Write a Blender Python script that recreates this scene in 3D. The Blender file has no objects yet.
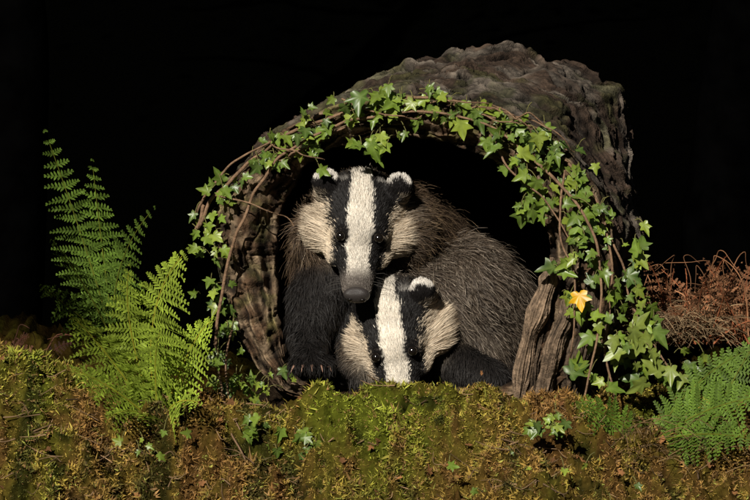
import bpy, math, random
import numpy as np
from mathutils import Vector
from mathutils.bvhtree import BVHTree
random.seed(4); rng=np.random.default_rng(7)
scene=bpy.context.scene
K=0.0015; TILT=math.radians(3.0); D=4.0/math.cos(TILT)
CAM=np.array([0.0,-4.0,0.375+4*math.tan(TILT)])
def P(px,py,y=0.0):
    X=(np.asarray(px,float)-375)*K; Y=(250-np.asarray(py,float))*K
    q=np.stack(np.broadcast_arrays(X,Y*math.sin(TILT),0.375+Y*math.cos(TILT)),-1)
    s=(np.asarray(y,float)+4.0)/(q[...,1]+4.0)
    return CAM+(q-CAM)*s[...,None]
def nrm(v):
    v=np.asarray(v,float); return v/(np.linalg.norm(v,axis=-1,keepdims=True)+1e-12)
_p=np.random.default_rng(3).permutation(256); _p=np.concatenate([_p,_p,_p])
_g=nrm(np.random.default_rng(5).normal(size=(256,3)))
def pn(x,y,z=0.0):
    x,y,z=np.broadcast_arrays(np.asarray(x,float),np.asarray(y,float),np.asarray(z,float))
    xi=np.floor(x).astype(int);yi=np.floor(y).astype(int);zi=np.floor(z).astype(int)
    xf=x-xi;yf=y-yi;zf=z-zi;xi&=255;yi&=255;zi&=255
    f=lambda t:t*t*t*(t*(t*6-15)+10)
    u,v,w=f(xf),f(yf),f(zf)
    def g(a,b,c):
        h=_g[_p[_p[_p[xi+a]+yi+b]+zi+c]]
        return h[...,0]*(xf-a)+h[...,1]*(yf-b)+h[...,2]*(zf-c)
    L=lambda a,b,t:a+(b-a)*t
    return 1.5*L(L(L(g(0,0,0),g(1,0,0),u),L(g(0,1,0),g(1,1,0),u),v),L(L(g(0,0,1),g(1,0,1),u),L(g(0,1,1),g(1,1,1),u),v),w)
def fbm(x,y,z=0.0,o=4):
    s=0;a=1.0;f=1.0
    for i in range(o):
        s=s+a*pn(x*f+i*7.3,y*f+i*3.1,z*f+i*1.7);a*=.5;f*=2.1
    return s
def sst(a,b,x):
    t=np.clip((x-a)/(b-a),0,1);return t*t*(3-2*t)
def mesh_np(name,V,F,col=None,mat=None,parent=None,smooth=True):
    V=np.asarray(V,np.float32);F=np.asarray(F,np.int32)
    me=bpy.data.meshes.new(name);n=len(V);m,k=F.shape
    me.vertices.add(n);me.vertices.foreach_set('co',V.ravel())
    me.loops.add(m*k);me.loops.foreach_set('vertex_index',F.ravel())
    me.polygons.add(m);me.polygons.foreach_set('loop_start',np.arange(0,m*k,k,dtype=np.int32))
    me.update(calc_edges=True)
    if smooth: me.polygons.foreach_set('use_smooth',np.ones(m,bool))
    if col is not None:
        col=np.asarray(col,np.float32)
        if col.shape[1]==3: col=np.concatenate([col,np.ones((n,1),np.float32)],1)
        a=me.color_attributes.new('Col','FLOAT_COLOR','POINT');a.data.foreach_set('color',col.ravel())
    ob=bpy.data.objects.new(name,me);scene.collection.objects.link(ob)
    if mat: me.materials.append(mat)
    if parent: ob.parent=parent
    return ob
def empty(name,loc=(0,0,0)):
    e=bpy.data.objects.new(name,None);scene.collection.objects.link(e);e.empty_display_size=.05;return e
def mat_vcol(name,rough=.7,nscale=60,nlo=.6,nhi=1.3,bump=0,bscale=150,spec=.3,trans=0,sheen=0):
    m=bpy.data.materials.new(name);m.use_nodes=True;nt=m.node_tree;N=nt.nodes;Lk=nt.links
    b=N['Principled BSDF'];b.inputs['Roughness'].default_value=rough;b.inputs['Specular IOR Level'].default_value=spec
    a=N.new('ShaderNodeAttribute');a.attribute_name='Col'
    tc=N.new('ShaderNodeTexCoord');nz=N.new('ShaderNodeTexNoise');nz.inputs['Scale'].default_value=nscale;nz.inputs['Detail'].default_value=3
    Lk.new(tc.outputs['Object'],nz.inputs['Vector'])
    mr=N.new('ShaderNodeMapRange');mr.inputs['From Min'].default_value=.3;mr.inputs['From Max'].default_value=.7
    mr.inputs['To Min'].default_value=nlo;mr.inputs['To Max'].default_value=nhi
    Lk.new(nz.outputs['Fac'],mr.inputs['Value'])
    mx=N.new('ShaderNodeVectorMath');mx.operation='SCALE';Lk.new(a.outputs['Color'],mx.inputs[0]);Lk.new(mr.outputs['Result'],mx.inputs['Scale'])
    Lk.new(mx.outputs['Vector'],b.inputs['Base Color'])
    if bump:
        n2=N.new('ShaderNodeTexNoise');n2.inputs['Scale'].default_value=bscale;n2.inputs['Detail'].default_value=8
        Lk.new(tc.outputs['Object'],n2.inputs['Vector'])
        bp=N.new('ShaderNodeBump');bp.inputs['Strength'].default_value=bump;bp.inputs['Distance'].default_value=.004
        Lk.new(n2.outputs['Fac'],bp.inputs['Height']);Lk.new(bp.outputs['Normal'],b.inputs['Normal'])
    if trans:
        t=N.new('ShaderNodeBsdfTranslucent');Lk.new(mx.outputs['Vector'],t.inputs['Color'])
        ms=N.new('ShaderNodeMixShader');ms.inputs[0].default_value=trans
        Lk.new(b.outputs[0],ms.inputs[1]);Lk.new(t.outputs[0],ms.inputs[2])
        Lk.new(ms.outputs[0],N['Material Output'].inputs['Surface'])
    return m
M_bark=mat_vcol('weathered_bark',.85,90,.45,1.35,.75,320,.2)
M_ground=mat_vcol('moss_soil',1,90,.5,1.3,.8,200,0)
M_moss=mat_vcol('moss_sprigs',.7,40,.75,1.2,0,1,.2,0)
M_leaf=mat_vcol('ivy_leaf_surface',.38,90,.75,1.2,0,1,.5,.2)
M_fern=mat_vcol('fern_leaf_surface',.6,40,.75,1.2,0,1,.2,.25)
M_fur=mat_vcol('badger_fur',.6,30,.85,1.1,0,1,.25,0)
M_skin=mat_vcol('badger_skin',.9,30,.8,1.1,0,1,.1,0)
M_stem=mat_vcol('vine_stem',.8,120,.6,1.3,.5,300,.2)
M_dry=mat_vcol('dry_bracken',.8,60,.6,1.3,0,1,.2,0)
def simple(name,c,r,spec=.5):
    m=bpy.data.materials.new(name);m.use_nodes=True;b=m.node_tree.nodes['Principled BSDF']
    nz=m.node_tree.nodes.new('ShaderNodeTexNoise');nz.inputs['Scale'].default_value=300
    bp=m.node_tree.nodes.new('ShaderNodeBump');bp.inputs['Strength'].default_value=.4;bp.inputs['Distance'].default_value=.001
    m.node_tree.links.new(nz.outputs['Fac'],bp.inputs['Height']);
    if r>.2: m.node_tree.links.new(bp.outputs['Normal'],b.inputs['Normal'])
    b.inputs['Base Color'].default_value=(*c,1);b.inputs['Roughness'].default_value=r;b.inputs['Specular IOR Level'].default_value=spec;return m
M_eye=simple('eye_gloss',(.008,.006,.005),.08,.8)
M_nose=simple('nose_leather',(.045,.038,.036),.36,.5)
M_claw=simple('claw_horn',(.36,.21,.15),.45,.4)
# ---------- ground
cx_px=np.array([-400,0,60,140,230,270,310,345,400,470,510,560,600,680,750,1200]);cx_py=np.array([372,372,392,408,412,412,406,400,400,397,395,398,408,430,438,425])
czx=P(cx_px,0*cx_px+300,-.1)[:,0];czz=P(cx_px,cx_py,-.1)[:,2]
def gh(x,y,detail=True):
    zc=np.interp(x,czx,czz)
    lw=sst(-.27,-.2,x)*(1-sst(.27,.36,x))
    md=sst(-.17,-.11,x)*(1-sst(.10,.19,x))
    f=np.maximum(-.1-y,0)
    z=zc-.60*f*sst(0,.10,f)-md*.022*sst(.07,.14,f)+md*.014*np.exp(-((y+.135)/.035)**2)
    z=np.where(y<-1.0,zc-.54-.022*md-(1-np.exp((y+1.0)*1.2))*.15,z)
    b=sst(-.05,.25,y)
    z=z+b*(1-lw)*(-.01+.05*sst(.3,.5,x))-.02*lw*sst(-.06,.0,y)
    z=z-sst(.75,4,y)*.75 +sst(6,22,y)*6.0
    near=1-sst(1.5,3,np.hypot(x,y))
    z=z+.030*fbm(x*7,y*7,1.3,2)*(1-.75*lw*sst(-.12,-.03,y))
    z=z+near*.066*(.28-np.abs(fbm(x*13,y*13,4.1,3)))*(1-.8*lw*sst(-.16,.0,y))
    if detail: z=z+near*.010*fbm(x*60,y*60,2.2,2)
    z=z+(1-near)*.25*fbm(x*.3,y*.3,9,3)
    return z
def axis(lo,hi,step,far):
    a=np.arange(lo,hi,step);g=[];v=hi;s=step
    while v<far: g.append(v);s*=1.18;v+=s
    g.append(far);l=[];v=lo-step*1.2;s=step
    while v>-far: l.append(v);s*=1.18;v-=s
    l.append(-far);return np.concatenate([l[::-1],a,g])
xs=axis(-.72,.72,.004,120);ys=axis(-.75,.35,.004,120)
GX,GY=np.meshgrid(xs,ys,indexing='ij');GZ=gh(GX,GY)
def mosscol(x,y,z):
    yy=y*.8-z
    n=fbm(x*6+3,yy*6,.5,3);n2=fbm(x*24,yy*24+5,7.5,3);n3=fbm(x*60,yy*60,2.5,2)
    green=np.array([.24,.27,.030]);oliv=np.array([.33,.225,.045]);brn=np.array([.24,.115,.040]);dk=np.array([.03,.034,.011])
    mound=np.exp(-((x-.0)/.17)**2-((y+.14)/.05)**2)+.6*np.exp(-((x+.5)/.12)**2-((y+.05)/.12)**2)
    wg=np.clip(.06+n*.9+n3*.5+mound*1.1,0,1)[...,None]
    c=oliv*(1-wg)+green*wg
    wb=sst(-.10,.5,n2*.9-n*.3-mound*.6+.10+n3*.3)[...,None]*.8
    c=c*(1-wb)+brn*wb
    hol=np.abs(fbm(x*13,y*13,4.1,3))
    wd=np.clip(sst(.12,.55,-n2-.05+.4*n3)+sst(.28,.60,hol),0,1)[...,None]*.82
    c=c*(1-wd)+dk*wd
    return c*(1+.2*np.clip(mound,0,1))[...,None]
gc=mosscol(GX,GY,GZ)*.25
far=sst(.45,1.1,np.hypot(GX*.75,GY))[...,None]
gc=gc*(1-far)+np.array([.0012,.0013,.0011])*far  # night fall-off painted in: ground colour goes near-black with distance
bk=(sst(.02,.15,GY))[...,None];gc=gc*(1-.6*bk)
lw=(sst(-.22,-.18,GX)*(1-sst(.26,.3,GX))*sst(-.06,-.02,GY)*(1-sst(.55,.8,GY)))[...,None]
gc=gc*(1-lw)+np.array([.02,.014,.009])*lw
nx,ny=GX.shape
idx=np.arange(nx*ny).reshape(nx,ny)
F=np.stack([idx[:-1,:-1],idx[1:,:-1],idx[1:,1:],idx[:-1,1:]],-1).reshape(-1,4)
mesh_np('ground',np.stack([GX,GY,GZ],-1).reshape(-1,3),F,gc.reshape(-1,3),M_ground)
def sprigs(n,seed):
    r=np.random.default_rng(seed)
    x=r.uniform(-.66,.66,n);y=r.uniform(-.60,.12,n)
    keep=~((x>-.19)&(x<.27)&(y>-.045))
    e=.006;gx=(gh(x+e,y,False)-gh(x-e,y,False))/(2*e);gy=(gh(x,y+e,False)-gh(x,y-e,False))/(2*e)
    ar=np.sqrt(1+gx**2+gy**2)/2.2
    dens=np.clip(.8+fbm(x*14,y*14,3.3,2)*1.2,.2,1)*ar;keep&=r.random(n)<dens
    x=x[keep];y=y[keep];gx=gx[keep];gy=gy[keep];n=len(x)
    z=gh(x,y)
    N=nrm(np.stack([-gx,-gy,np.ones(n)],-1))
    base=np.stack([x,y,z-.001],-1)
    col=mosscol(x,y,z)*r.uniform(.4,1.6,(n,1));tint=r.random(n)
    col=np.where((tint<.16)[:,None],np.array([.27,.155,.055])*r.uniform(.5,1.3,(n,1)),col)
    col=np.where((tint>.96)[:,None],np.array([.34,.36,.07]),col)
    big=np.clip(.85+.9*fbm(x*20,y*20,8.8,2),.45,1.8)*r.uniform(.7,1.25,n)
    Vs=[];Fs=[];Cs=[];o=0
    for b in range(4):
        d=nrm(N*.7+r.normal(size=(n,3))*.65)
        L=(r.uniform(.003,.009,n)*big)[:,None]
        s=nrm(np.cross(d,r.normal(size=(n,3))))*(r.uniform(.0006,.0013,n)*big)[:,None]
        bend=r.normal(size=(n,3))*.35
        m=base+d*L*.5;t=base+(d+bend)*L
        V=np.stack([base-s*.5,base+s*.5,m+s,t,m-s],1)
        q=np.arange(n)[:,None]*5+o
        Fs+= [q+[0,1,2],q+[0,2,4],q+[4,2,3]]
        c=np.stack([col*.25,col*.25,col,col*1.4,col],1)
        Vs.append(V.reshape(-1,3));Cs.append(c.reshape(-1,3));o+=n*5
    return np.concatenate(Vs),np.concatenate(Fs),np.concatenate(Cs)
V,F,C=sprigs(210000,11)
mesh_np('moss',V,F,C,M_moss,smooth=False)
# ---------- hollow log
def polar(pts,c,n,ks=17):
    p=np.array(pts,float)-c;a=np.arctan2(-p[:,1],p[:,0])%(2*np.pi);r=np.hypot(p[:,0],p[:,1]);o=np.argsort(a);a=a[o];r=r[o]
    t=np.linspace(0,2*np.pi,n,endpoint=False)
    R=np.interp(t,a,r,period=2*np.pi);h=ks//2
    k=np.hanning(ks);k/=k.sum();R=np.convolve(np.concatenate([R[-h:],R,R[:h]]),k,'valid')
    return t,R
n=640;C0=np.array([400.,255.])
FO=[(285,395),(248,350),(226,295),(215,240),(222,190),(256,150),(310,117),(370,98),(430,97),(500,112),(560,142),(600,190),(616,255),(612,320),(590,372),(545,398),(480,402),(400,402),(330,402)]
FI=[(294,380),(284,340),(279,290),(278,235),(288,190),(310,160),(350,145),(400,136),(440,142),(490,160),(530,192),(548,235),(547,275),(540,310),(528,345),(522,382),(470,386),(400,384),(340,384)]
BO=[(300,380),(285,300),(290,200),(310,135),(345,96),(400,72),(440,56),(480,47),(520,50),(545,68),(560,63),(592,72),(618,96),(628,130),(632,170),(640,215),(645,260),(645,320),(635,385),(560,395),(450,395),(360,395)]
tA,RO=polar(FO,C0,n,31);_,RI=polar(FI,C0,n,31);C1=np.array([470.,250.]);_,RB=polar(BO,C1,n,11)
RB=RB+5*pn(np.cos(tA)*14,np.sin(tA)*14,3.)
def yfront(px): return -.16*(np.asarray(px)-400)*K
rows=[];cols=[];LEN=.52
mO,mR,mI=340,50,80
ca,sa=np.cos(tA),np.sin(tA)
for i in range(mO):
    s=1-i/(mO-1);e=s**.85
    R=RO*(1-e)+RB*e;c=C0*(1-e)+C1*e
    y=yfront(C0[0]+RO*ca)+.012*fbm(ca*3,sa*3,1,3)+s*LEN*(1+.10*fbm(ca*4,sa*4,6,3))
    w=fbm(ca*2.4+s*2.5,sa*2.4,s*4.0,3)*.13
    S1=(s+w)
    am=.35+1.3*sst(-.4,.5,fbm(ca*3+8,sa*3,s*5,2))
    r1=1-np.abs(pn(ca*1.5,sa*1.5,S1*7))*2.2
    r2=1-np.abs(pn(ca*2.8+3,sa*2.8,S1*21+3))*2.2
    r3=pn(ca*4+3,sa*4,S1*60+3);r4=pn(ca*8+3,sa*8,S1*140+3)
    lump=fbm(ca*3.5,sa*3.5,s*4+2,3)
    cn=np.abs(pn(ca*1.4+9,sa*1.4,S1*9+5));crack=sst(.0,.07,cn)
    cn2=np.abs(pn(ca*7+2,sa*7,s*2.5+1));crack2=sst(.0,.035,cn2)
    hole=sst(.36,.55,fbm(ca*4+1,sa*4,S1*13+4,3))
    fine=fbm(ca*35,sa*35,s*80,3)
    d=7*lump+5.5*(r1-.4)+am*(3.4*(r2-.4)+2.0*r3+1.0*r4)+.9*fine-10*(1-crack)-3*(1-crack2)-11*hole
    edge=sst(0,.05,s)
    R2=R+d*(.45+.55*edge)-2*(1-edge)
    rows.append(P(c[0]+R2*ca,c[1]-R2*sa,y))
    tone=np.clip(.42+.30*r1+am*(.30*r2+.5*r3+.35*r4)+.3*fine,.08,1.7)*(.06+.94*crack)*(.35+.65*crack2)*(1-.92*hole)  # wood tone, with cavity shade painted into cracks and holes
    g=sst(-.2,.5,fbm(ca*3+4,sa*3,S1*9,3))[:,None]
    col=(np.array([.058,.038,.026])*(1-g)+np.array([.128,.106,.084])*g)*tone[:,None]
    mg=(sst(.1,.5,fbm(ca*5,sa*5,s*6+9,3)+.35*(1-s)-.1)*.5)[:,None]
    col=col*(1-mg)+np.array([.055,.062,.016])*mg*np.clip(tone,.3,1.3)[:,None]
    cols.append(col)
yf=yfront(C0[0]+RO*ca)+.012*fbm(ca*3,sa*3,1,3)
for i in range(1,mR+1):
    q=i/mR;R=RO*(1-q)+RI*q
    X=ca*R;Z=sa*R
    nn=fbm(X/22,Z/22,3,3);n4=fbm(X/6,Z/6,1,2)
    wq=q+.10*fbm(ca*3,sa*3,2.,2)
    f1=1-2.2*np.abs(pn(ca*2.6,sa*2.6,wq*4.5));f2=pn(ca*5,sa*5,wq*13);f3=pn(ca*10,sa*10,wq*28)
    bk_=sst(0,.05,np.abs(pn(ca*9+5,sa*9,wq*1.2)))
    kn=sst(.42,.62,fbm(ca*3.5+4,sa*3.5,wq*3,2))
    bulge=-.022*math.sin(math.pi*min(1,q*1.05))
    y=yf+bulge+.009*nn+.003*n4-.010*f1-.006*f2-.002*f3+.012*kn+.006*(1-bk_)+.01*q
    R2=R+2.5*nn+2.2*f1
    rows.append(P(C0[0]+R2*ca,C0[1]-R2*sa,y))
    tone=(np.clip(.42+.42*f1+.55*f2+.4*f3+.3*n4,.07,1.7)*(1-.85*kn)*(.4+.6*bk_))[:,None]  # rim grain tone, with crevice shade painted in
    g=sst(-.3,.5,nn+f2*.6)[:,None]
    col=(np.array([.11,.064,.035])*(1-g)+np.array([.26,.185,.115])*g)*tone
    mg=(sst(-.1,.4,fbm(ca*6,sa*6,q*2+3,3)-.25+.35*sst(.2,.8,sa))*.6)[:,None]
    cols.append(col*(1-mg)+np.array([.12,.115,.03])*mg*np.clip(tone,.3,1.2))
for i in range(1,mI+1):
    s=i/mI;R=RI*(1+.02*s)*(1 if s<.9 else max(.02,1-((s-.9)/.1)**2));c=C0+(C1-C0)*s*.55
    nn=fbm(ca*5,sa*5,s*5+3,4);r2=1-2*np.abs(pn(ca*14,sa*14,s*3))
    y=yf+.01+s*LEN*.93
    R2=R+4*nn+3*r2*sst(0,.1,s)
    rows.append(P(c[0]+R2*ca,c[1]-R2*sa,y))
    k=math.exp(-s*12)  # rotten wood, plus darkness of the hollow painted in, blacker with depth
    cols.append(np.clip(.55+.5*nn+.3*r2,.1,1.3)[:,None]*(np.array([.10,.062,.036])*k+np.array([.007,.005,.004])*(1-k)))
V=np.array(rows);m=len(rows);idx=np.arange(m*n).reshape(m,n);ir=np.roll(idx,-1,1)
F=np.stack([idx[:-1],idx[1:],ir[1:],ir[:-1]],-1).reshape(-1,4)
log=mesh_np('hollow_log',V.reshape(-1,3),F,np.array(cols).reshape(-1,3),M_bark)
def slab(path,w,th,seed,mat=M_bark,tone=1.0):
    path=np.array(path);k=170;t=np.linspace(0,1,k);tt=np.linspace(0,1,len(path))
    C=np.stack([np.interp(t,tt,path[:,j]) for j in range(3)],-1)
    C=C+np.stack([pn(t*3,seed,j*5.) for j in range(3)],-1)*.008
    T=nrm(np.gradient(C,axis=0));S=nrm(np.cross(T,[0,1,0]))
    B=nrm(np.cross(T,S));na=80;a=np.linspace(0,2*np.pi,na,endpoint=False)
    W=w*np.clip(np.minimum(t*5,(1-t)*8+.3),.12,1)**.6*(1+.3*pn(t*5,seed,2.))
    A_,T_=np.cos(a)[None],t[:,None]
    n1=fbm(A_*2+seed,np.sin(a)[None]*2,T_*4,3);n2=1-2.2*np.abs(pn(A_*4+seed,np.sin(a)[None]*4,T_*1.6));n3=pn(A_*10+seed,np.sin(a)[None]*10,T_*5);n4=fbm(A_*6,np.sin(a)[None]*6,T_*40,2)
    R=1+.30*n1+.30*n2+.12*n3+.05*n4
    V=C[:,None]+S[:,None]*(W[:,None]*R*np.cos(a))[...,None]+B[:,None]*(th*(W/w)[:,None]*R*np.sin(a))[...,None]
    idx=np.arange(k*na).reshape(k,na);ir=np.roll(idx,-1,1);F=np.stack([idx[:-1],idx[1:],ir[1:],ir[:-1]],-1).reshape(-1,4)
    c=(np.clip(.42+.5*n2+.4*n1+.6*n3+.3*n4,.06,1.5)[...,None])*np.array([.25,.175,.115])*tone
    return mesh_np('broken_wood',V.reshape(-1,3),F,c.reshape(-1,3),mat,log)
slab([P(553,258,-.05),P(546,290,-.065),P(531,330,-.07),P(519,400,-.06)],.0105,.013,1,tone=1.1)
slab([P(549,300,-.04),P(541,330,-.055),P(533,365,-.055),P(528,400,-.05)],.009,.012,3,tone=.5)
slab([P(571,285,-.055),P(563,325,-.08),P(551,360,-.08),P(543,405,-.07)],.010,.013,5,tone=.9)
slab([P(590,240,-.04),P(590,310,-.06),P(578,360,-.06),P(570,405,-.05)],.018,.02,8,tone=.45)
# ---------- badgers
def frame(f,u):
    f=nrm(f);u=np.array(u,float);u=nrm(u-f*np.dot(u,f));r=np.cross(f,u);return np.stack([r,f,u],1)
def badger(name,origin,f,u,S,chain,flow_body,seed,bodycol,ears=(1,1),asym=0.0,tipc=(.42,.38,.33)):
    root=empty(name);r=np.random.default_rng(seed)
    Mh=frame(f,u)
    prims=[]
    def hp(kind,c,rad): prims.append((kind,origin+Mh@(np.array(c)*S),Mh@np.diag(np.array(rad)*S)))
    hp('head',(0,-.025,0),(.055,.062,.048))
    hp('head',(0,.012,.004),(.043,.05,.036))
    for s,on in zip((-1,1),ears):
        hp('head',(s*.034,-.006,-.020),(.034,.046,.030));hp('head',(s*.025,.03,-.018),(.022,.035,.02))
        hp('head',(s*.024,.030,.012),(.014,.024,.012))
        if on: hp('head',(s*.044,-.036,.026),(.018,.02,.016))
    for t in np.linspace(0,1,9):
        hp('head',(0,.03+t*.072,-.004-.012*t),((.034*(1-t)+.021*t),.02,(.030*(1-t)+.0175*t)))
        hp('head',(0,.015+t*.072,-.032-.001*t),((.030*(1-t)+.014*t),.02,(.02*(1-t)+.010*t)))
    earc=[];UP=np.array([0,-.74,.67]);TW=np.array([0,.67,.74])
    for s,on in zip((-1,1),ears):
        if on:
            c=np.array((s*.050,-.034,.042))+TW*.001;earc.append(c)
            prims.append(('ear',origin+Mh@(c*S),Mh@np.stack([[1,0,0],UP,TW],1)@np.diag(np.array([.0195,.0185,.0072])*S)))
    for kind,pts in chain:
        pts=[(np.array(p),rr) for p,rr in pts]
        for (a,ra),(b,rb) in zip(pts[:-1],pts[1:]):
            k=max(2,int(np.linalg.norm(b-a)/(.25*min(ra,rb)))+1)
            for t in np.linspace(0,1,k): 
                q=ra*(1-t)+rb*t;prims.append((kind,a*(1-t)+b*t,np.eye(3)*q))
    import bmesh
    bm=bmesh.new();bmesh.ops.create_icosphere(bm,subdivisions=3,radius=1)
    bm.verts.ensure_lookup_table();iv=np.array([v.co[:] for v in bm.verts]);ifc=np.array([[v.index for v in fc.verts] for fc in bm.faces]);bm.free()
    VV=[];FF=[];o=0
    for kind,c,M in prims:
        VV.append(iv@M.T+c);ff=ifc+o
        if np.linalg.det(M)<0: ff=ff[:,::-1]
        FF.append(ff);o+=len(iv)
    raw=mesh_np(name+'_raw',np.concatenate(VV),np.concatenate(FF))
    md=raw.modifiers.new('r','REMESH');md.mode='VOXEL';md.voxel_size=.0038
    sm=raw.modifiers.new('s','SMOOTH');sm.iterations=6;sm.factor=.5
    dg=bpy.context.evaluated_depsgraph_get();me=bpy.data.meshes.new_from_object(raw.evaluated_get(dg));bpy.data.objects.remove(raw)
    nv=len(me.vertices);V=np.empty(nv*3,np.float32);me.vertices.foreach_get('co',V);V=V.reshape(-1,3).astype(float)
    me.calc_loop_triangles();nt=len(me.loop_triangles);T=np.empty(nt*3,np.int32);me.loop_triangles.foreach_get('vertices',T);T=T.reshape(-1,3)
    PC=np.array([p[1] for p in prims]);PI=np.array([np.linalg.inv(p[2]) for p in prims]);PR=np.array([abs(np.linalg.det(p[2]))**(1/3) for p in prims]);PK=np.array([p[0] for p in prims])
    def kinds(X):
        w={k:np.full(len(X),9.) for k in('head','ear','body','leg')}
        for c,I,R,kd in zip(PC,PI,PR,PK):
            d=(np.linalg.norm((X-c)@I.T,axis=1)-1)*R;w[kd]=np.minimum(w[kd],d)
        s=.006;w['ear']=w['ear']-.002;E={k:np.exp(-np.clip(v,-.05,.5)/s) for k,v in w.items()};t=sum(E.values());return {k:E[k]/t for k in E}
    def loc(X): return (X-origin)@Mh/S
    def headcol(q,rr):
        x=np.abs(q[:,0]);y=q[:,1];z=q[:,2];j=rr.normal(0,.0018,len(q))+.0035*pn(q[:,0]*60+seed,y*60,z*60)
        wc=np.interp(y,[-.1,-.05,0,.03,.06,.1,.12],[.009,.0125,.0165,.0175,.0155,.0135,.012])+j
        wo=np.interp(y,[-.1,-.04,-.02,.0,.03,.06,.1],[.055,.062,.050,.041,.036,.034,.032])+j*1.5+asym*(q[:,0]<0)
        th=np.degrees(np.arctan2(x,z+.018))
        white=np.array([.84,.77,.66]);cream=np.array([.72,.60,.45]);blk=np.array([.013,.0115,.011])
        out=np.tile(blk,(len(q),1))
        br=sst(.052,.074,x+j*3)[:,None];cheek=cream*(1-br)+np.array([.20,.135,.08])*br
        out=np.where(((x>wo)&(z<.038))[:,None],cheek,out)
        out=np.where(((th>132)&(y<.06))[:,None],blk,out)
        out=np.where(((z<-.026)&(y>.04))[:,None],np.array([.34,.30,.26]),out)
        out=np.where(((x<wc)&(z>-.03))[:,None],white,out)
        g=sst(.080,.104,y)[:,None]; out=out*(1-g)+np.array([.17,.145,.125])*g
        return out
    def earcol(q,rr):
        out=np.tile(np.array([.014,.012,.012]),(len(q),1))
        for c in earc:
            d=q-c;u_=d@UP/.0185;x_=d[:,0]/.0195;near=np.linalg.norm(d,axis=1)<.032
            rad=np.hypot(u_,x_)+rr.normal(0,.08,len(q))
            out=np.where((near&(u_>.05)&(rad>.50))[:,None],np.array([.80,.75,.68]),out)
        return out
    def color(X,rr):
        k=kinds(X);q=loc(X);hc=headcol(q,rr);ec=earcol(q,rr)
        bc=np.tile(np.array(bodycol),(len(X),1))*(1+.7*pn(X[:,0]*16,X[:,1]*16,X[:,2]*16+seed))[:,None];lc=np.tile(np.array([.012,.0105,.010]),(len(X),1))
        fade=np.clip((-.060-q[:,1])/.03,0,1)[:,None]
        hc=hc*(1-fade)+bc*fade
        return hc*k['head'][:,None]+ec*k['ear'][:,None]+bc*k['body'][:,None]+lc*k['leg'][:,None],k,q
    skc,_,_=color(V,r)
    mesh_np('body',V,T,skc*.45,M_skin,root)
    bvh=BVHTree.FromPolygons([tuple(v) for v in V],[tuple(int(i) for i in t) for t in T])
    def ell(nm,c,Mx,mat):
        return mesh_np(nm,iv@Mx.T+c,ifc if np.linalg.det(Mx)>0 else ifc[:,::-1],None,mat,root)
    eyes=[]
    for s in(-1,1):
        c=origin+Mh@(np.array((s*.0268,.048,.026))*S);h=bvh.find_nearest(Vector(c));c=np.array(h[0])+np.array(h[1])*.0026
        eyes.append(c);ell('eye',c,np.eye(3)*.0070*S,M_eye)
    nc=origin+Mh@(np.array((0,.1185,-.012))*S)
    ell('nose',nc,Mh@np.diag(np.array([.0180,.010,.0125])*S),M_nose)
    for s in(-1,1): ell('nostril',origin+Mh@(np.array((s*.0085,.1270,-.0125))*S),Mh@np.diag(np.array([.0040,.0026,.0032])*S),M_eye)
    A,B,Cc=V[T[:,0]],V[T[:,1]],V[T[:,2]];fn=np.cross(B-A,Cc-A);ar=np.linalg.norm(fn,axis=1)/2
    cen=(A+B+Cc)/3;NT=nrm(fn)
    q=loc(cen);hd=(np.linalg.norm(q,axis=1)<.14)&(q[:,1]>-.05)
    wt=ar*np.where(hd,3.2,1.0)*np.where(NT[:,1]>.45,.05,1)*np.where(cen[:,1]>.26,.1,1)
    NH=150000
    ti=r.choice(len(T),NH,p=wt/wt.sum())
    b1=r.random(NH);b2=r.random(NH);fl=b1+b2>1;b1[fl]=1-b1[fl];b2[fl]=1-b2[fl]
    Pt=A[ti]+(B-A)[ti]*b1[:,None]+(Cc-A)[ti]*b2[:,None]
    VN=np.zeros_like(V)
    for j in range(3): np.add.at(VN,T[:,j],fn)
    VN=nrm(VN);Nn=nrm(VN[T[ti,0]]*(1-b1-b2)[:,None]+VN[T[ti,1]]*b1[:,None]+VN[T[ti,2]]*b2[:,None])
    col,k,q=color(Pt,r)
    keep=np.ones(NH,bool);ed=np.full(NH,9.)
    for e in eyes:
        de=np.linalg.norm(Pt-e,axis=1);ed=np.minimum(ed,de);keep&=de>.0080*S
    keep&=np.linalg.norm(Pt-nc,axis=1)>.013*S
    rg=(1-sst(.009,.016,ed))[:,None];col=col*(1-rg*.7)+np.array([.11,.085,.068])*rg*.7
    Pt,Nn,col,q,ed=Pt[keep],Nn[keep],col[keep],q[keep],ed[keep];k={a:b[keep] for a,b in k.items()};n=len(Pt)
    back=-Mh[:,1];sgx=np.sign(q[:,0])[:,None];axx=np.abs(q[:,0])
    flow=(k['head'])[:,None]*(back[None]+Mh[:,0][None]*sgx*sst(.015,.05,axx)[:,None]*.9-Mh[:,2][None]*(sst(.025,.055,axx)*.75)[:,None])
    flow=flow+k['ear'][:,None]*(Mh@UP)[None]*1.0
    flow=flow+k['body'][:,None]*nrm(np.array(flow_body))[None]+k['leg'][:,None]*np.array([[.0,-.15,-1.]])
    sw=np.stack([pn(Pt[:,0]*26+i*9,Pt[:,1]*26,Pt[:,2]*26+i*5) for i in range(3)],-1)
    cl=np.stack([pn(Pt[:,0]*90+i*9,Pt[:,1]*90,Pt[:,2]*90+i*5) for i in range(3)],-1)
    isb=np.clip(k['body']+k['leg']*.6+k['head']*np.clip((-.03-q[:,1])/.04,0,1),0,1)
    flow=flow+sw*(.2+.6*isb)[:,None]+cl*(.2+.5*isb)[:,None]+r.normal(size=(n,3))*(.14+.14*isb)[:,None]
    flow=flow-Nn*np.sum(flow*Nn,1,keepdims=True);flow=nrm(flow)
    ax=np.abs(q[:,0])
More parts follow.
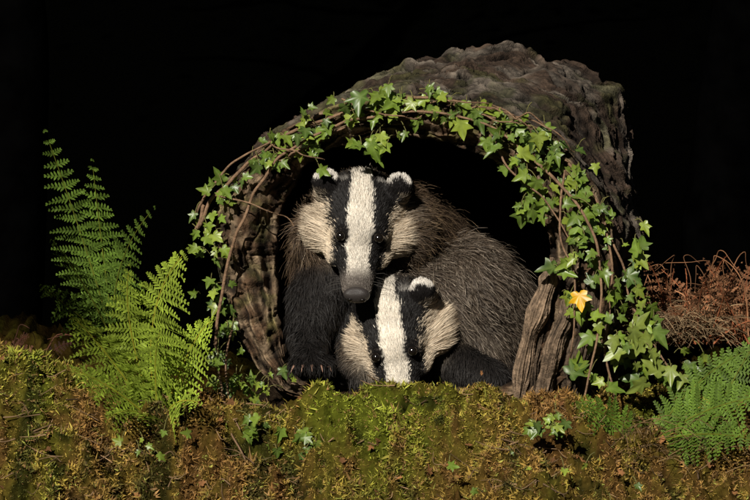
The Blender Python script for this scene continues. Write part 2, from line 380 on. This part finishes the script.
    lh=np.interp(q[:,1],[-.06,-.02,.03,.06,.10],[.012,.009,.007,.005,.0035])+.024*sst(.036,.060,ax)*(1-sst(.03,.06,q[:,1]))*sst(.03,.01,q[:,2])
    lh=lh*np.where(ed<.016,.35,1)
    guard=(r.random(n)<.06)&(isb>.3)
    L=(k['head']*lh+k['ear']*.006+k['body']*.028+k['leg']*.015)*r.uniform(.5,1.35,n)*np.where(guard,1.4,1)
    lift=(.32+.16*isb)*r.uniform(.4,1.5,n)*np.where(guard,1.5,1)
    d0=nrm(flow+Nn*lift[:,None]*1.2);d1=nrm(flow+Nn*(lift*.6)[:,None]+np.array([0,0,-.10])*isb[:,None]);d2=nrm(flow+Nn*(lift*.25)[:,None]+np.array([0,0,-.25])*isb[:,None])
    p0=Pt-Nn*.0005;p1=p0+d0*(L*.34)[:,None];p2=p1+d1*(L*.33)[:,None];p3=p2+d2*(L*.33)[:,None]
    W=(.00034+.00012*isb)*r.uniform(.7,1.3,n)
    sd=nrm(np.cross(d1,Nn+r.normal(size=(n,3))*.5))*W[:,None]
    Vh=np.stack([p0-sd,p0+sd,p1-sd,p1+sd,p2-sd*.7,p2+sd*.7,p3],1)
    vari=r.uniform(.7,1.2,(n,1));dark=np.array([.011,.009,.007])
    gb=(isb*(1-k['leg']))[:,None]
    c0=col*(.75*(1-gb)+1.0*gb)*vari;cA=col*vari*(1-gb)+(col*.5+dark*.5)*vari*gb
    rnd=r.random((n,1));tip=np.where((rnd<.24)|guard[:,None],np.array(tipc),np.array([.04,.03,.022]))*r.uniform(.6,1.25,(n,1))
    cB=col*vari*(1-gb)+(dark*.65+col*.35)*gb;cT=col*1.12*vari*(1-gb)+tip*gb
    lg=k['leg'][:,None];cT=cT*(1-lg)+np.array([.036,.030,.026])*lg
    Ch=np.stack([c0*.6,c0*.6,cA,cA,cB,cB,cT],1)
    o=np.arange(n)[:,None]*7
    Fh=np.concatenate([o+[0,1,3],o+[0,3,2],o+[2,3,5],o+[2,5,4],o+[4,5,6]])
    mesh_np('fur',Vh.reshape(-1,3),Fh,Ch.reshape(-1,3),M_fur,root,smooth=False)
    WH=[];WF=[];o=0
    for s in(-1,1):
        for j in range(7):
            b=origin+Mh@(np.array((s*.016,.088+r.uniform(-.01,.012),-.014+r.uniform(-.008,.006)))*S);h=bvh.find_nearest(Vector(b));b=np.array(h[0])
            d=nrm(Mh@np.array((s*1.0,r.uniform(-.3,.5),r.uniform(-.5,.3))));Lw=r.uniform(.02,.038);sdw=nrm(np.cross(d,[0,1,0]))*.00025
            mm=b+d*Lw*.5;t=b+d*Lw+np.array([0,0,-.006]);WH+= [b-sdw,b+sdw,mm+sdw,mm-sdw,t];WF+=[[o,o+1,o+2],[o,o+2,o+3],[o+3,o+2,o+4]];o+=5
    mesh_np('whiskers',np.array(WH),np.array(WF),np.tile([.05,.045,.04],(len(WH),1)),M_fur,root,smooth=False)
    return root
c48,s48=math.cos(math.radians(46)),math.sin(math.radians(46))
A_or=P(360,223,.010)
A_chain=[('body',[(P(366,224,.070),.058),(P(392,230,.105),.070),(P(414,252,.16),.080),(P(430,285,.26),.09)]),
 ('body',[(P(328,262,.095),.052),(P(360,270,.115),.066)]),
 ('body',[(P(323,238,.058),.038),(P(335,219,.068),.040)]),('body',[(P(400,232,.058),.042),(P(390,216,.068),.040)]),
 ('leg',[(P(330,280,.065),.050),(P(318,302,.052),.045),(P(309,332,.025),.032),(P(309,350,-.005),.024),(P(310,358,-.027),.021)]),
 ('leg',[(P(310,358,-.027),.021),(P(312,362,-.045),.016)]),
 ('leg',[(P(345,315,.08),.05),(P(345,350,.07),.045)]),
]
for i,dx in enumerate((-17,-8,1,10,18)):
    A_chain.append(('leg',[(P(311+dx*.6,360,-.040),.010),(P(311+dx,364+abs(dx)*.08,-.062+abs(dx)*.0006),.0085)]))
rootA=badger('badger',A_or,(-.03,-c48,-s48),(.05,-s48,c48),1.10,A_chain,(.75,.45,-.35),21,(.11,.068,.040),tipc=(.46,.32,.19))
def cone_claw(p,d,parent,L=.010,R=.0022):
    k=8;t=np.linspace(0,1,k);a=np.linspace(0,2*np.pi,8,endpoint=False);d=nrm(d);s=nrm(np.cross(d,[0,0,1]));b=np.cross(s,d)
    C=p+d*(t*L)[:,None]+np.array([0,0,-1])*(t**2*L*.6)[:,None];R=R*(1-t*.93)
    V=C[:,None]+(s*np.cos(a)[:,None]+b*np.sin(a)[:,None])[None]*R[:,None,None]
    idx=np.arange(k*8).reshape(k,8);ir=np.roll(idx,-1,1);F=np.stack([idx[:-1],idx[1:],ir[1:],ir[:-1]],-1).reshape(-1,4)
    mesh_np('claw',V.reshape(-1,3),F,None,M_claw,parent)
for dx in(-17,-8,1,10,18):
    cone_claw(P(311+dx,365+abs(dx)*.08,-.069+abs(dx)*.0006),(dx*.03,-1,-.3),rootA,L=.008+.002*((dx*7)%3))
B_or=P(396,332,-.004)
B_chain=[('body',[(P(408,308,.07),.050),(P(430,300,.10),.068),(P(463,292,.125),.082),(P(478,314,.155),.084),(P(480,348,.19),.066)]),
 ('body',[(P(442,330,.08),.050),(P(472,345,.10),.052)]),
 ('leg',[(P(448,358,.05),.034),(P(470,370,.02),.027),(P(494,377,.0),.021)]),
 ('leg',[(P(356,348,.05),.03),(P(362,376,.015),.024)]),
 ('leg',[(P(480,366,.09),.038),(P(502,375,.11),.032)])]
f=nrm((.06,-.54,-.84))
badger('badger',B_or,f,(-.24,-.82,.50),1.08,B_chain,(.75,.1,-.65),22,(.165,.122,.086),ears=(1,0),asym=.000,tipc=(.66,.55,.43))
# ---------- plants helpers
def tube(pts,r0,r1,ns=7,res=60,jit=0,seed=0):
    pts=np.array(pts,float);m=len(pts)
    t=np.linspace(0,m-1.0001,res);i=t.astype(int);f_=(t-i)[:,None]
    g=lambda k:pts[np.clip(k,0,m-1)]
    p0,p1,p2,p3=g(i-1),g(i),g(i+1),g(i+2)
    C=.5*((2*p1)+(-p0+p2)*f_+(2*p0-5*p1+4*p2-p3)*f_**2+(-p0+3*p1-3*p2+p3)*f_**3)
    if jit: C=C+np.stack([pn(t*1.5+seed,k*9.,seed) for k in range(3)],-1)*jit
    T=nrm(np.gradient(C,axis=0));S=nrm(np.cross(T,[.1,1,.13]));B=np.cross(T,S);a=np.linspace(0,2*np.pi,ns,endpoint=False)
    R=np.linspace(r0,r1,res)
    V=C[:,None]+(S[:,None]*np.cos(a)[None,:,None]+B[:,None]*np.sin(a)[None,:,None])*R[:,None,None]
    idx=np.arange(res*ns).reshape(res,ns);ir=np.roll(idx,-1,1);F=np.stack([idx[:-1],idx[1:],ir[1:],ir[:-1]],-1).reshape(-1,4)
    return V.reshape(-1,3),F,C
class Acc:
    def __init__(s): s.V=[];s.F=[];s.C=[];s.n=0
    def add(s,V,F,C):
        V=np.asarray(V,float);C=np.asarray(C,float)
        if C.ndim==1: C=np.tile(C,(len(V),1))
        s.V.append(V);s.F.append(np.asarray(F)+s.n);s.C.append(C);s.n+=len(V)
    def build(s,name,mat,parent=None,smooth=True): return mesh_np(name,np.concatenate(s.V),np.concatenate(s.F),np.concatenate(s.C),mat,parent,smooth)
half=[(0,0,1),(.12,-.10,.0),(.27,-.12,.1),(.44,-.03,1),(.40,.10,.0),(.34,.20,0),(.47,.30,.1),(.62,.46,1),(.42,.47,.0),(.24,.50,0),(.20,.66,.0),(.10,.85,.2),(0,1,1)]
full=half+[(-x,y,v) for x,y,v in half[-2:0:-1]]
LT=np.array([(0,.10,1.)]+full);nl=len(full)
LF=np.array([[0,1+i,1+(i+1)%nl] for i in range(nl)])
def add_leaf(acc,p,nrml,up,size,base,seed,vein=.9):
    rr=np.random.default_rng(seed);nrml=nrm(nrml);up=np.array(up,float);up=nrm(up-nrml*np.dot(up,nrml));s=np.cross(up,nrml)
    x=LT[:,0]*rr.uniform(.72,1.1);y=LT[:,1]*rr.uniform(.9,1.15);fold=rr.uniform(.05,.45);dr=rr.uniform(-.1,.5);tw=rr.uniform(-.3,.3)
    z=fold*np.abs(x)-dr*y**2+tw*x*y+rr.normal(0,.04,len(x))
    V=p+(s*x[:,None]+up*(y)[:,None]+nrml*z[:,None])*size
    base=np.array(base);v=LT[:,2][:,None]
    C=base+(np.array([.28,.36,.11])-base)*v*.35*vein
    acc.add(V,LF,C)
IV=empty('ivy_vine');leaves=Acc();stems=Acc()
greens=[(.14,.225,.020),(.19,.275,.026),(.09,.155,.018),(.25,.32,.035),(.12,.20,.020),(.05,.10,.014)]
def polysample(path,u):
    path=np.array(path,float);d=np.r_[0,np.cumsum(np.linalg.norm(np.diff(path,axis=0),axis=1))];s=u*d[-1]
    return np.stack([np.interp(s,d,path[:,0]),np.interp(s,d,path[:,1])],-1)
sid=0
def scatter(path,N,jit,ylo,yhi,smin,smax,green=None):
    global sid
    for i in range(N):
        sid+=1;rr=np.random.default_rng(1000+sid)
        q=polysample(path,np.array([rr.random()]))[0]+rr.normal(0,jit,2)
        y=float(yfront(q[0]))+rr.uniform(ylo,yhi)
        n_=np.array([rr.normal(0,.5),-1,.35+rr.normal(0,.45)])
        up=np.array([rr.normal(0,.9),0,-.8+rr.normal(0,.8)])
        b=np.array(greens[rr.integers(len(greens))] if green is None else green)*rr.uniform(.75,1.15)
        p=P(q[0],q[1],y);sz=rr.uniform(smin,smax)*rr.choice([.7,.9,1.05,1.15])
        add_leaf(leaves,p,n_,up,sz,b,sid)
        e=p+np.array([rr.normal(0,.008),.015,rr.normal(.008,.008)])
        V,F,_=tube([p,(p+e)/2+[0,.0,.004],e],.0006,.0008,4,5);stems.add(V,F,np.array([.16,.15,.05]))
arch=[(207,222),(222,188),(250,160),(285,138),(320,122),(350,110),(390,103),(430,103),(470,112),(510,126),(545,150),(575,176),(597,210)]
scatter(arch,130,9,-.055,-.025,.012,.023)
scatter([(300,150),(350,145),(385,140),(420,108)],20,8,-.05,-.025,.016,.026)
scatter([(340,118),(400,100),(440,108),(520,140),(560,160)],30,11,-.06,-.03,.020,.028)
scatter([(205,215),(215,262),(222,310),(232,360)],34,10,-.05,-.02,.013,.021)
scatter([(500,135),(525,185),(545,205),(560,190),(590,190)],36,12,-.065,-.03,.018,.028)
scatter([(570,200),(582,250),(592,300),(598,350),(585,380)],48,13,-.085,-.05,.014,.027)
scatter([(610,215),(635,270),(640,330),(655,365),(685,380)],54,14,-.05,.0,.015,.029)
scatter([(600,330),(640,345),(675,375),(690,395)],20,10,-.08,-.04,.022,.034,(.20,.25,.04))
scatter([(205,350),(235,385),(275,375),(262,400)],36,9,-.09,-.05,.010,.019)
scatter([(235,425),(275,450),(310,465),(300,430)],30,10,-.22,-.18,.010,.020)
scatter([(538,430),(552,418),(565,425),(545,440)],16,5,-.22,-.19,.012,.022)
scatter([(100,470),(150,440),(230,470)],14,14,-.30,-.25,.008,.016)
scatter([(440,480),(500,470),(640,480)],8,14,-.32,-.28,.008,.014)
add_leaf(leaves,P(584,297,-.12),(.1,-1,.35),(-.1,0,-1),.030,(.10,.2,.03),1)
leaves.build('ivy_leaves',M_leaf,IV,False)
ye=Acc();add_leaf(ye,P(579,293,-.145),(-.1,-1,.3),(.15,0,-1),.028,(.75,.42,.01),77,.0)
ye.build('yellow_leaf',M_leaf,IV,False)
def vine(pts,ys,r0,r1,jit=.006,c=(.22,.135,.08)):
    global sid
    sid+=1;pts=[P(a,b,float(yfront(a))+y) for (a,b),y in zip(pts,ys)]
    V,F,C=tube(pts,r0,r1,8,110,jit,sid);stems.add(V,F,np.array(c))
vine([(204,205),(198,230),(215,195),(250,163),(285,135),(330,118),(400,98),(470,108),(550,148),(598,205),(612,280),(606,350),(615,400)],[-.03]*13,.0028,.0017)
vine([(196,215),(212,185),(245,155),(280,138)],[-.02,-.03,-.04,-.03],.0022,.0012)
vine([(215,345),(222,290),(236,235),(255,195),(276,160),(320,133),(365,118),(420,112),(480,122),(540,165)],[-.045,-.05,-.055,-.05,-.045,-.045,-.045,-.045,-.045,-.04],.0026,.0016)
vine([(262,180),(275,165),(300,150),(340,130),(380,105)],[-.03]*5,.0018,.0012)
vine([(540,165),(585,215),(600,270),(598,330),(585,395)],[-.05,-.06,-.06,-.08,-.09],.0024,.0015)
vine([(565,170),(560,230),(575,290),(572,350)],[-.05,-.06,-.08,-.09],.0018,.0012)
vine([(595,205),(620,260),(640,320),(680,385)],[-.03,-.02,-.02,-.03],.002,.0012)
vine([(215,345),(220,380),(228,420),(250,470)],[-.045,-.08,-.16,-.25],.002,.0012)
vine([(232,330),(225,380),(240,430)],[-.045,-.1,-.19],.0016,.001)
vine([(490,130),(510,170),(545,200),(570,240)],[-.05,-.055,-.06,-.06],.0018,.001)
for s_ in range(9):
    rr=np.random.default_rng(300+s_);a=polysample(arch,np.array([rr.random()]))[0]
    vine([a+rr.normal(0,6,2),a+[rr.uniform(20,45),rr.uniform(-6,10)],a+[rr.uniform(50,80),rr.uniform(0,30)]],[-.03,-.06,-.03],.0014,.0008,.01)
stems.build('ivy_stems',M_stem,IV)
# ---------- ferns
class FA(Acc):
    def __init__(s): super().__init__();s.t=Acc()
    def add(s,V,F,C): s.t.add(V,np.concatenate([F[:,[0,1,2]],F[:,[0,2,3]]]),C)
    def add2(s,V,F,C): s.t.add(V,F,C)
def frond(acc,base,ctrl,tip,W,npin,col,seed,nhint=(0,-1,.5),wid=.0085,droop=(.08,.28)):
    rr=np.random.default_rng(seed);base,ctrl,tip=map(np.array,(base,ctrl,tip))
    B=lambda t:(1-t)**2*base+2*t*(1-t)*ctrl+t**2*tip
    ts=np.linspace(0,1,30);C=np.array([B(t) for t in ts])
    V,F,_=tube(C[::3],.0016,.0005,6,30);acc.add(V,F,np.array(col)*np.array([1.3,.9,.8]))
    nh=nrm(nhint);Vs=[];Fs=[];Cs=[];o=0
    for t in np.linspace(.14,.985,npin):
        p=B(t);T=nrm(B(min(1,t+.02))-B(max(0,t-.02)));S=nrm(np.cross(T,nh));N=nrm(np.cross(S,T))
        prof=min(1,(t/.35)**.8)*(1-max(0,(t-.3)/.7)**1.3)+.03
        for sg in(-1,1):
            L=W*prof*rr.uniform(.85,1.1);d=nrm(S*sg+T*rr.uniform(.3,.5)+N*rr.normal(.0,.15));q=nrm(np.cross(N,d))
            cc=np.array(col)*rr.uniform(.7,1.3)
            m=max(4,int(L/.0050));us=(np.arange(m)+.4)/m;drp=rr.uniform(*droop)
            e0=p;e1=p+d*L-np.array([0,0,1])*L*drp
            Vs+= [e0+q*.0005,e0-q*.0005,e1];Cs+=[cc*1.2]*3;Fs.append([o,o+1,o+2]);o+=3
            for u in us:
                pc=p+d*L*u-np.array([0,0,1])*L*drp*u*u
                l=wid*min(1,L/.035+.25)*(1-u)**.6*rr.uniform(.85,1.1)+.0008
                for s2 in(-1,1):
                    e=nrm(q*s2+d*.45+N*rr.normal(.05,.16));w=L/m*.40
                    a=pc-d*w;b=pc+e*l*.55-d*w*.8;c=pc+e*l;dd=pc+e*l*.55+d*w*.8;a2=pc+d*w*.7
                    Vs+= [a,b,c,dd,a2];Cs+=[cc*.7,cc,cc*1.2,cc,cc*.7]
                    Fs+= [[o,o+1,o+2],[o,o+2,o+3],[o,o+3,o+4]];o+=5
    acc.add2(np.array(Vs),np.array(Fs),np.array(Cs))
def fern(fronds,col,seed,name='fern',mat=None,nh=(-.25,-1,.55),wid=.0085,droop=(.08,.28)):
    a=FA()
    for i,(b,c,t,W,npn) in enumerate(fronds):
        rr=np.random.default_rng(seed+i);frond(a,P(*b),P(*c),P(*t),W,npn,np.array(col)*rr.uniform(.75,1.25),seed+i,np.array(nh)+rr.normal(0,.15,3),wid,droop)
    return a.t.build(name,mat or M_fern,None,False)
fern([((115,345,.12),(85,240,.10),(44,128,.02),.066,18),((115,345,.12),(100,235,.1),(92,158,.0),.055,16),((115,345,.1),(105,260,.05),(156,206,-.05),.05,15),
      ((115,345,.1),(75,260,.0),(50,240,-.1),.045,15),((115,345,.1),(60,300,.0),(40,285,-.08),.04,14)],(.12,.20,.028),500,wid=.0095)
fern([((160,430,-.10),(132,300,-.14),(190,248,-.21),.080,18),((160,430,-.10),(190,330,-.14),(216,318,-.20),.050,15),((160,430,-.10),(118,320,-.12),(130,264,-.20),.060,16),
      ((160,430,-.10),(105,345,-.14),(70,314,-.22),.066,17),((160,430,-.10),(120,385,-.16),(64,366,-.23),.054,15),((160,430,-.10),(170,390,-.18),(202,404,-.26),.048,12),
      ((160,430,-.10),(135,400,-.18),(108,418,-.28),.050,13),((160,430,-.10),(150,350,-.18),(162,328,-.26),.060,15)],(.36,.48,.055),520,wid=.0112,droop=(.15,.45))
fern([((650,445,-.12),(690,375,-.12),(752,348,-.16),.056,16),((650,445,-.12),(705,400,-.17),(772,396,-.22),.066,19),((650,445,-.12),(605,408,-.16),(572,404,-.21),.046,15),
      ((650,445,-.12),(700,425,-.19),(762,442,-.26),.056,17),((710,430,-.05),(735,370,-.03),(768,325,-.03),.048,14)],(.12,.20,.026),540)
def bracken(cx,cy,w,h,y0,N,col,seed,name='dead_bracken'):
    a=FA();rr=np.random.default_rng(seed)
    for i in range(N):
        bx=cx+rr.uniform(-w,w);dy=rr.uniform(-.12,.1)
        t=P(bx+rr.normal(0,w*.55),cy+h-rr.uniform(.1,1)*2*h,y0+dy+rr.uniform(-.1,.05));b=P(bx,cy+h+8,y0+dy)
        c=(b+t)/2+np.array([rr.normal(0,.012),0,rr.uniform(.0,.04)])
        if i%5!=0: frond(a,b,c,t+[0,-.01,-.012],rr.uniform(.016,.034),11,np.array(col)*rr.uniform(.35,1.6),seed+i,rr.normal(size=3)*.7+[0,-1,.3],.0048)
        if i%3==0:
            V,F,_=tube([b,c,t,t+rr.normal(0,.02,3)-[0,0,.02]],rr.uniform(.0008,.0016),.0004,5,24,.006,i)
            a.add(V,F,np.array(col)*rr.uniform(.6,1.9))
    a.t.build(name,M_dry,None,False)
bracken(708,290,50,46,.12,84,(.21,.10,.048),700)
bracken(15,352,30,26,.10,22,(.06,.024,.013),720)
def grass(name,cx,cy,w,h,y0,N,col,seed):
    a=FA();rr=np.random.default_rng(seed)
    for i in range(N):
        b=P(cx+rr.uniform(-w,w),cy+rr.uniform(0,h),y0+rr.uniform(-.06,.08));d=np.array([rr.uniform(-.07,.07),rr.uniform(-.06,.02),rr.uniform(-.02,.03)])
        V,F,_=tube([b,b+d*.5+[0,0,.012],b+d],.0009,.0003,3,10);a.add(V,F,np.array(col)*rr.uniform(.3,1.3))
    a.t.build(name,M_dry,None,False)
grass('dry_grass',675,316,38,26,.03,420,(.32,.22,.12),800)
grass('dry_grass',690,428,70,50,-.16,160,(.22,.14,.06),801)
def litter(N,seed):
    a=FA();rr=np.random.default_rng(seed)
    for i in range(N):
        x=rr.uniform(-.6,.6);y=rr.uniform(-.5,-.09);z=float(gh(np.array([x]),np.array([y]))[0])+.006;p=np.array([x,y,z])
        if i%4:
            d=np.array([rr.uniform(-1,1),rr.uniform(-.5,.5),rr.uniform(-.4,.5)])*rr.uniform(.015,.06)
            V,F,_=tube([p-d*.5,p+rr.normal(0,.004,3),p+d*.5+[0,0,.004]],rr.uniform(.0006,.0014),.0004,5,10);a.add(V,F,np.array([.24,.15,.08])*rr.uniform(.2,1.4))
        else:
            t=Acc();add_leaf(t,p+[0,0,.003],rr.normal(0,.6,3)+[0,-.7,.8],rr.normal(size=3),rr.uniform(.007,.015),np.array([.24,.11,.04])*rr.uniform(.4,1.3),i,.0)
            a.add2(t.V[0],t.F[0],t.C[0])
    a.t.build('leaf_litter',M_dry,None,False)
litter(560,42)
# ---------- background woodland (night darkness painted in as near-black base colours)
M_tree=mat_vcol('bark_painted_dark',1,8,.5,1.6,.8,30,0)
M_fol=mat_vcol('foliage_painted_dark',1,2,.4,1.6,0,1,0)
for i,(x,y,r_) in enumerate([(-1.5,7,.16),(1.7,8.5,.2),(2.8,12,.25),(-3,12,.25)]):
    rr=np.random.default_rng(900+i);T=Acc();g=float(gh(np.array([x]),np.array([float(y)]))[0])
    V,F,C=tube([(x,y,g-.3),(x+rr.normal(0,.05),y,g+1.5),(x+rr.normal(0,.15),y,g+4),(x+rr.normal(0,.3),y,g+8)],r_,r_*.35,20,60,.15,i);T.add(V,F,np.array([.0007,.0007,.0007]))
    for j in range(8):
        h=rr.uniform(3,7.5);an=rr.uniform(0,6.28);L=rr.uniform(.8,2);b=np.array([x,y,g+h]);e=b+np.array([math.cos(an)*L,math.sin(an)*L,rr.uniform(.2,.9)])
        V,F,C=tube([b,(b+e)/2+[0,0,.15],e],r_*.25,.01,6,14,.1,j);T.add(V,F,np.array([.0007,.0007,.0007]))
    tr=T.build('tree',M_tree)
    nq=3000;c=np.array([x,y,g+6.5])+rr.normal(size=(nq,3))*[1.1,1.1,.8];c+=np.stack([pn(c[:,0],c[:,1],c[:,2]+k*5) for k in range(3)],-1)*.6
    s=nrm(rr.normal(size=(nq,3)))*.03;u=nrm(np.cross(s,rr.normal(size=(nq,3))))*.05
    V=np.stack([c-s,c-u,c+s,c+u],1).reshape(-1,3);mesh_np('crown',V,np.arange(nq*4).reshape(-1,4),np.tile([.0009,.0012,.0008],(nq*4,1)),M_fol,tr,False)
# ---------- light
EL=math.radians(31);AZ=math.radians(-20)
sd=np.array([math.sin(AZ)*math.cos(EL),-math.cos(AZ)*math.cos(EL),math.sin(EL)])
sl=bpy.data.lights.new('sun','SUN');sl.energy=5.0;sl.angle=math.radians(.6);sl.color=(1,.94,.84)
so=bpy.data.objects.new('sun',sl);scene.collection.objects.link(so);so.rotation_euler=Vector(sd).to_track_quat('Z','Y').to_euler()
w=bpy.data.worlds.new('World');scene.world=w;w.use_nodes=True;nt=w.node_tree
sk=nt.nodes.new('ShaderNodeTexSky');sk.sky_type='NISHITA';sk.sun_disc=False;sk.sun_elevation=EL;sk.sun_rotation=math.pi-AZ
bg=nt.nodes['Background'];bg.inputs['Strength'].default_value=.010;nt.links.new(sk.outputs[0],bg.inputs['Color'])
cd=bpy.data.cameras.new('camera');co=bpy.data.objects.new('camera',cd);scene.collection.objects.link(co);co.location=CAM
co.rotation_euler=(math.pi/2-TILT,0,0);cd.sensor_width=36;cd.lens=36*D/(750*K);cd.clip_end=500;cd.clip_start=.1
scene.camera=co
scene.view_settings.view_transform='Standard';scene.view_settings.look='None';scene.view_settings.exposure=0
